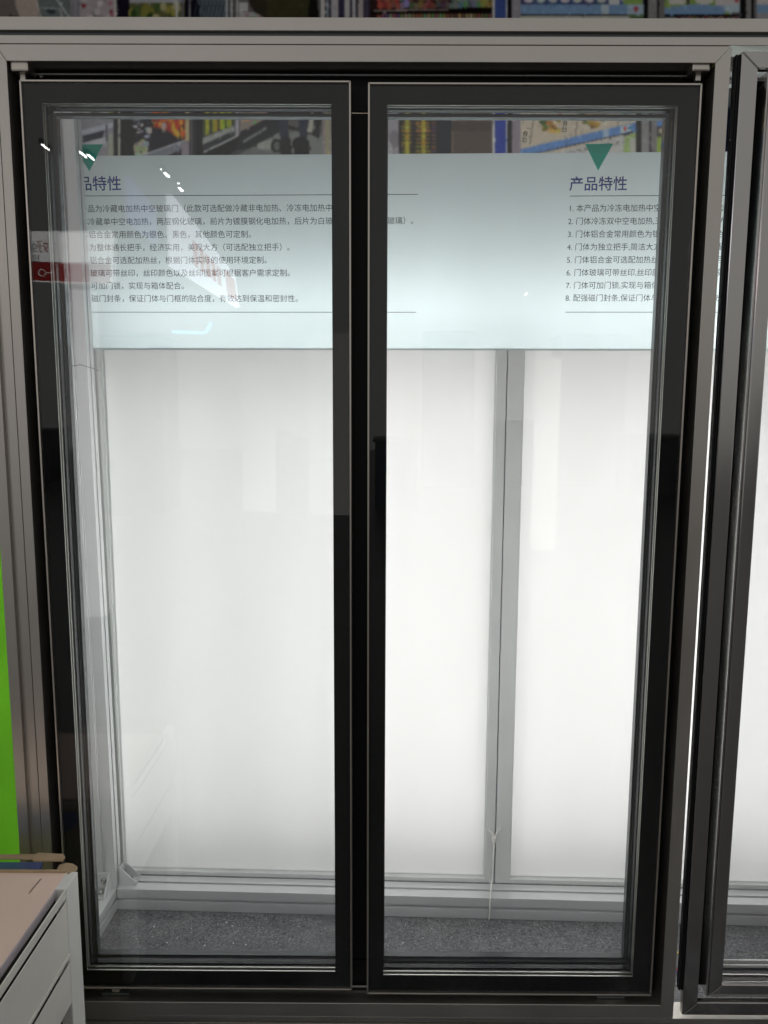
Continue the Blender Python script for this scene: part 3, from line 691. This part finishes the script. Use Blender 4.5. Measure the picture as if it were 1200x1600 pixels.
obj('board_lip', B(bx - .0003, bx + .0016, BY0 + .051, ypost + .0035, zs2 + .012, zs2 + .0165), 'white', crate, .001)
obj('back_wall', B(BX0, bx - .0225, BY1 - .006, BY1, .0005, bz - .002), 'card', crate, .001)
obj('left_wall', B(BX0, BX0 + .006, BY0, BY1 - .0065, .0005, bz - .004), 'white', crate, .001)
obj('shade_backing', B(bx - .040, bx - .0225, BY0 + .01, BY1 - .008, .0005, bz - .014), 'slit', crate)  # dark backing put in as the shade seen through the slits
# cardboard flaps folded outward along the back edge
def flap(pts, th, name='flap'):
    bm = bmesh.new()
    prism(bm, pts, 'z', 0, th)
    return bm
fz = bz - .001
p = [on_z(x, y, fz) for x, y in ((-20, 1337.5), (56, 1337), (60, 1334.5), (99, 1337), (102, 1341), (98, 1347), (54, 1347), (50, 1344), (-20, 1343))]
bm = prism(bmesh.new(), [(v.x, v.y) for v in p], 'z', fz, fz + .004); obj('flap', bm, 'card', crate, .001)
p = [on_z(x, y, fz - .004) for x, y in ((92, 1351), (104, 1347.5), (114, 1349), (121, 1353.5), (120.5, 1358), (112, 1362), (106, 1366), (103, 1361), (88, 1360))]
bm = prism(bmesh.new(), [(v.x, v.y) for v in p], 'z', fz - .008, fz - .004); obj('flap', bm, 'card', crate, .001)
# pink folders lying in the box, a blue booklet behind them
pz = bz - .006
p = [on_z(x, y, pz) for x, y in ((107, 1361.5), (-30, 1360.0), (-30, 1553), (0, 1511))]
pk = [p[0], Vector((p[0].x - .40, p[1].y, 0)), Vector((p[0].x - .40, 1.005, 0)), Vector((p[0].x - .004, 1.005, 0))]
pinkt = obj('folder_stack', prism(bmesh.new(), [(v.x, v.y) for v in pk], 'z', pz - .018, pz - .0016), 'edge', None, .0008)
tag(pinkt, 'stack of pink covered folders lying in the white box', 'folders')
g = .0012
obj('cover', prism(bmesh.new(), [(pk[0].x - g, pk[0].y - g), (pk[1].x + g, pk[1].y - g), (pk[2].x + g, pk[2].y), (pk[3].x - g, pk[3].y)], 'z', pz - .0012, pz), 'pink', pinkt, .0004)
bm = bmesh.new()
for k in range(9):                                            # faint worn print along the cover
    q0 = on_z(47 + k * 2.0, 1394 - k * 2.5, pz + .0004); box(bm, q0.x - .0014, q0.x + .0014, q0.y - .004, q0.y + .003, pz + .0003, pz + .0006)
obj('worn_print', bm, 'grey_ink', pinkt)
p = [on_z(x, y, bz - .03) for x, y in ((-20, 1347), (66, 1347), (59, 1362), (-20, 1362))]
bl = obj('booklet', prism(bmesh.new(), [(p[1].x, p[1].y), (p[1].x - .35, p[0].y), (p[1].x - .35, p[2].y - .1), (p[2].x - .05, p[2].y - .1), (p[2].x, p[2].y)], 'z', bz - .040, bz - .030), 'blue', None, .0008)
tag(bl, 'glossy blue booklet behind the pink folders in the white box', 'booklet')

# ------------------------------------------------------------------ cord, wires
def bkp(px, py, depth):
    s_, z_ = on_back(px, py, depth); return BACK @ Vector((s_, depth, z_))
bm = bmesh.new()
tube(bm, spline([bkp(772, 1306, .058), bkp(771, 1340, .060), bkp(769, 1372, .058), bkp(767, 1392, .016), bkp(766, 1405, -.004), bkp(765.5, 1425, -.004), bkp(764, 1437, -.006)]), .0016, 6)
tube(bm, spline([bkp(763, 1297, .05), bkp(768, 1302, .056), bkp(773, 1309, .060), bkp(776, 1322, .058)]), .0016, 6)
tube(bm, spline([bkp(783, 1294, .05), bkp(776, 1302, .056), bkp(771, 1311, .060), bkp(773, 1326, .058)]), .0016, 6)
for k in range(3): tube(bm, spline([bkp(769 + math.cos(a) * 3.4, 1309 + k * 2 + math.sin(a) * 3, .058 - .002 * k) + Vector((.0045, 0, 0)) for a in np.linspace(0, 6.2, 8)]), .0016, 6)
tube(bm, spline([bkp(762, 1360, .058), bkp(765, 1374, .055), bkp(766, 1392, .010), bkp(763.5, 1436, -.006)]), .0008, 6)
o = obj('string', bm, 'cord', None, 0, True); tag(o, 'thin white string knotted at the seam between the lit panels', 'string')
bm = tube(bmesh.new(), spline([bkp(x, y, d) for x, y, d in ((108, 571.5, -.004), (117, 571.5, -.003), (126, 570, -.004), (136, 573, -.003), (147, 576, .030), (155, 579, .058))]), .0010, 6)
o = obj('wire', bm, 'wire', None, 0, True); tag(o, 'thin dark wire tied across the left back post', 'wire')
def floor_wire(px, mat, r, lab):
    o = obj('cable', tube(bmesh.new(), spline([on_z(x, y, r + .0002 + h_) for x, y, h_ in px]), r, 8), mat, None, 0, True); tag(o, lab, 'cable', )
floor_wire(((1052, 1483, 0), (1058, 1488, .002), (1066, 1491, .003), (1078, 1493, 0), (1092, 1489, 0)), 'yellow', .002, 'yellow wire lying on the carpet in the gap between the door frames')
floor_wire(((1050, 1512, 0), (1056, 1514, .002), (1064, 1519, .002), (1076, 1522, 0)), 'red', .002, 'dark red wire on the carpet below the yellow wire')
floor_wire(((1050, 1515.5, 0), (1056, 1517.5, .002), (1064, 1522.5, .002), (1076, 1526, 0)), 'bluew', .002, 'dark blue wire on the carpet beside the red wire')
bm = bmesh.new()
for k in range(26):
    p = on_z(rng.uniform(190, 980), rng.uniform(1442, 1478), 0); r = rng.uniform(.0006, .0016)
    box(bm, p.x - r, p.x + r, p.y - r, p.y + r, .0006, .0006 + r)
o = obj('lint', bm, 'white2'); o['kind'] = 'stuff'; o['label'] = 'tiny white specks of lint on the carpet'; o['category'] = 'lint'

# ------------------------------------------------------------------ the hall behind the viewer, seen as reflections in the glass
def mir(px, py, Yv):
    """the real place of what the glass shows at this pixel, Yv metres ahead in the mirror"""
    p = at(px, py, Yv); return Vector((p.x, 3.0 - Yv, p.z))
def slab(name, corners, th, mat, label, cat, group=None, parent=None):
    a, b, c_, d = corners; n = (b - a).cross(d - a).normalized() * th
    bm = bmesh.new(); v = [bm.verts.new(p) for p in (a, b, c_, d)] + [bm.verts.new(p + n) for p in (a, b, c_, d)]
    for f in ((0, 1, 2, 3), (7, 6, 5, 4), (0, 4, 5, 1), (1, 5, 6, 2), (2, 6, 7, 3), (3, 7, 4, 0)): bm.faces.new([v[i] for i in f])
    o = obj(name, bm, mat, parent)
    if label: tag(o, label, cat, group)
    return o
def inset(C, u0, u1, v0, v1, off=0):
    a, b, c_, d = C; L = lambda p, q, t: p + (q - p) * t
    def P(u, v): return L(L(a, b, u), L(d, c_, u), v)
    n = (b - a).cross(d - a).normalized() * off
    return [P(u0, v0) + n, P(u1, v0) + n, P(u1, v1) + n, P(u0, v1) + n]
C = [mir(258, 303, 6.0), mir(360, 430, 8.8), mir(367, 480, 8.8), mir(262, 415, 6.0)]
sg = slab('hanging_sign', C, .05, 'signw', 'white hanging sign with red lettering mirrored in the left door', 'sign')
for side in (-.004, .054):
    for k in range(5):
        slab('red_stroke', inset(C, .22 + k * .09, .22 + k * .09 + .06, .35, .78, side), .002, 'signr', None, None, None, sg)
    slab('red_block', inset(C, .74, .95, .22, .86, side), .002, 'signr', None, None, None, sg)
C = [mir(193, 272, 8), mir(238, 330, 10), mir(240, 382, 10), mir(196, 345, 8)]
slab('hanging_sign', C, .05, 'signb', 'violet white hanging sign left of the red lettered one, mirrored in the left door', 'sign')
C = [mir(46, 364, 4.2), mir(178, 362, 4.2), mir(176, 444, 4.2), mir(50, 440, 4.2)]
ks = slab('kiosk_sign', C, .04, 'signk', 'white sign with a red lower band mirrored at the far left of the left door', 'sign')
for side in (-.004, .044): slab('red_band', inset(C, .0, 1, .62, 1, side), .003, 'signkr', None, None, None, ks)
def sign_text(body, px, py, size_px, mat, par):
    p = mir(px, py, 4.185); c = bpy.data.curves.new('sign_text', 'FONT'); c.body = body; c.size = size_px / 1200 * 4.2 / EM; c.materials.append(M[mat])
    o = bpy.data.objects.new('sign_text', c); COL.objects.link(o); bpy.context.view_layer.update()
    tm = bpy.data.meshes.new_from_object(o.evaluated_get(bpy.context.evaluated_depsgraph_get())); bpy.data.objects.remove(o); bpy.data.curves.remove(c)
    t = bpy.data.objects.new('sign_text', tm); COL.objects.link(t); t.parent = par
    m = Matrix.Rotation(math.pi, 4, 'Z') @ Matrix.Rotation(math.pi / 2, 4, 'X'); m.translation = p + Vector((0, .06, 0)) - wloc(par); t.matrix_basis = m
sign_text('好', 84, 396, 19, 'signkr', ks); sign_text('空沃', 68, 396, 14, 'ink', ks); sign_text('班王', 70, 412, 12, 'ink', ks); sign_text('一〇', 92, 434, 12, 'signk', ks)
# ceiling lamps
for i, (px, py, Yv) in enumerate(((255, 266, 17), (260, 272, 17), (280, 288, 19), (282, 295, 19), (71, 229, 13), (129, 240, 14), (141, 244, 14), (822, 459, 24))):
    p = mir(px, py, Yv)
    l = empty('ceiling_lamp', p, '', 'ceiling lamp', 'lamps hanging from the hall ceiling')
    k = (1, .9, 1, .9, .45, .6, .6, .55)[i]
    bm = bmesh.new(); box(bm, p.x - .06 * k, p.x + .06 * k, p.y - .19, p.y + .19, p.z + .001, p.z + .07); obj('housing', bm, 'lampbody', l)
    bm = bmesh.new(); box(bm, p.x - .026 * k, p.x + .026 * k, p.y - .13, p.y + .13, p.z - .02, p.z); obj('diffuser', bm, 'lamp', l)
    l['label'] = ['foremost of the four mirrored ceiling lamps above the red lettered sign', 'second of the four mirrored ceiling lamps above the red lettered sign', 'third of the four mirrored ceiling lamps above the red lettered sign',
        'last and lowest of the four mirrored ceiling lamps above the red lettered sign', 'ceiling lamp mirrored in the black border at the far left', 'ceiling lamp mirrored on the left teal arrow, left one of two', 'ceiling lamp mirrored on the left teal arrow, right one of two',
        'small ceiling lamp mirrored in the right door under the text lines', 'ceiling lamp mirrored at the top border of the right door', 'ceiling lamp mirrored in the printed photo of the left door', 'ceiling lamp high behind the right door border'][i]
# neon tube, white booth walls and dark counters opposite
o = obj('neon_tube', tube(bmesh.new(), spline([mir(268, 518, 7), mir(300, 519, 7), mir(320, 518.5, 7), mir(329, 504, 7)], 6), .012, 8), 'cyan', None, 0, True)
tag(o, 'blue neon tube with a bent end mirrored below the red lettered sign', 'neon')
def booth(px0, px1, py0, py1, Yv, mat, label):
    a, b = mir(px0, py0, Yv), mir(px1, py1, Yv)
    o = obj('booth_wall', B(min(a.x, b.x), max(a.x, b.x), a.y - .12, a.y, max(0, b.z), a.z), mat); tag(o, label, 'booth wall', 'booth walls opposite the doors')
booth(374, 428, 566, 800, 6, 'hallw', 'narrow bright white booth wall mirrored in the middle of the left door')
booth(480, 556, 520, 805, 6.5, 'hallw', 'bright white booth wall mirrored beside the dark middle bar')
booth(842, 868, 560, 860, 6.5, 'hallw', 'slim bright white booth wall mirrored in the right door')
booth(107, 182, 452, 1400, 4.8, 'post_fill', 'broad glowing wall added behind the viewer to brighten the left back post')  # made-up glowing wall, reflected by the post to brighten it
rr = random.Random(8)
for k in range(13):                                           # the rest of the hall: booths near and far, only faintly mirrored
    x = -6.5 + k * 1.05 + rr.uniform(-.3, .3); y = -rr.uniform(6.5, 11); w = rr.uniform(.5, 1.3); hh = rr.choice((.9, 1.1, 1.5, 2.2, 2.6))
    g_ = M['booth%d' % rr.randrange(4)]
    o = obj('booth', B(x, x + w, y - .8, y, 0, hh), g_, None, .02); tag(o, 'plain exhibition booth block faintly mirrored in the door glass', 'booth', 'far booths opposite the doors')
    obj('booth_top', B(x - .03, x + w + .03, y - .83, y + .03, hh + .001, hh + .05), M['booth%d' % rr.randrange(4)], o, .01)
bm = B(-14, 14, -22, 1.1995, -.02, -.001); o = obj('hall_floor', bm, 'hallfloor'); o['kind'] = 'structure'; o['label'] = 'dark grey hall floor in front of the stand'
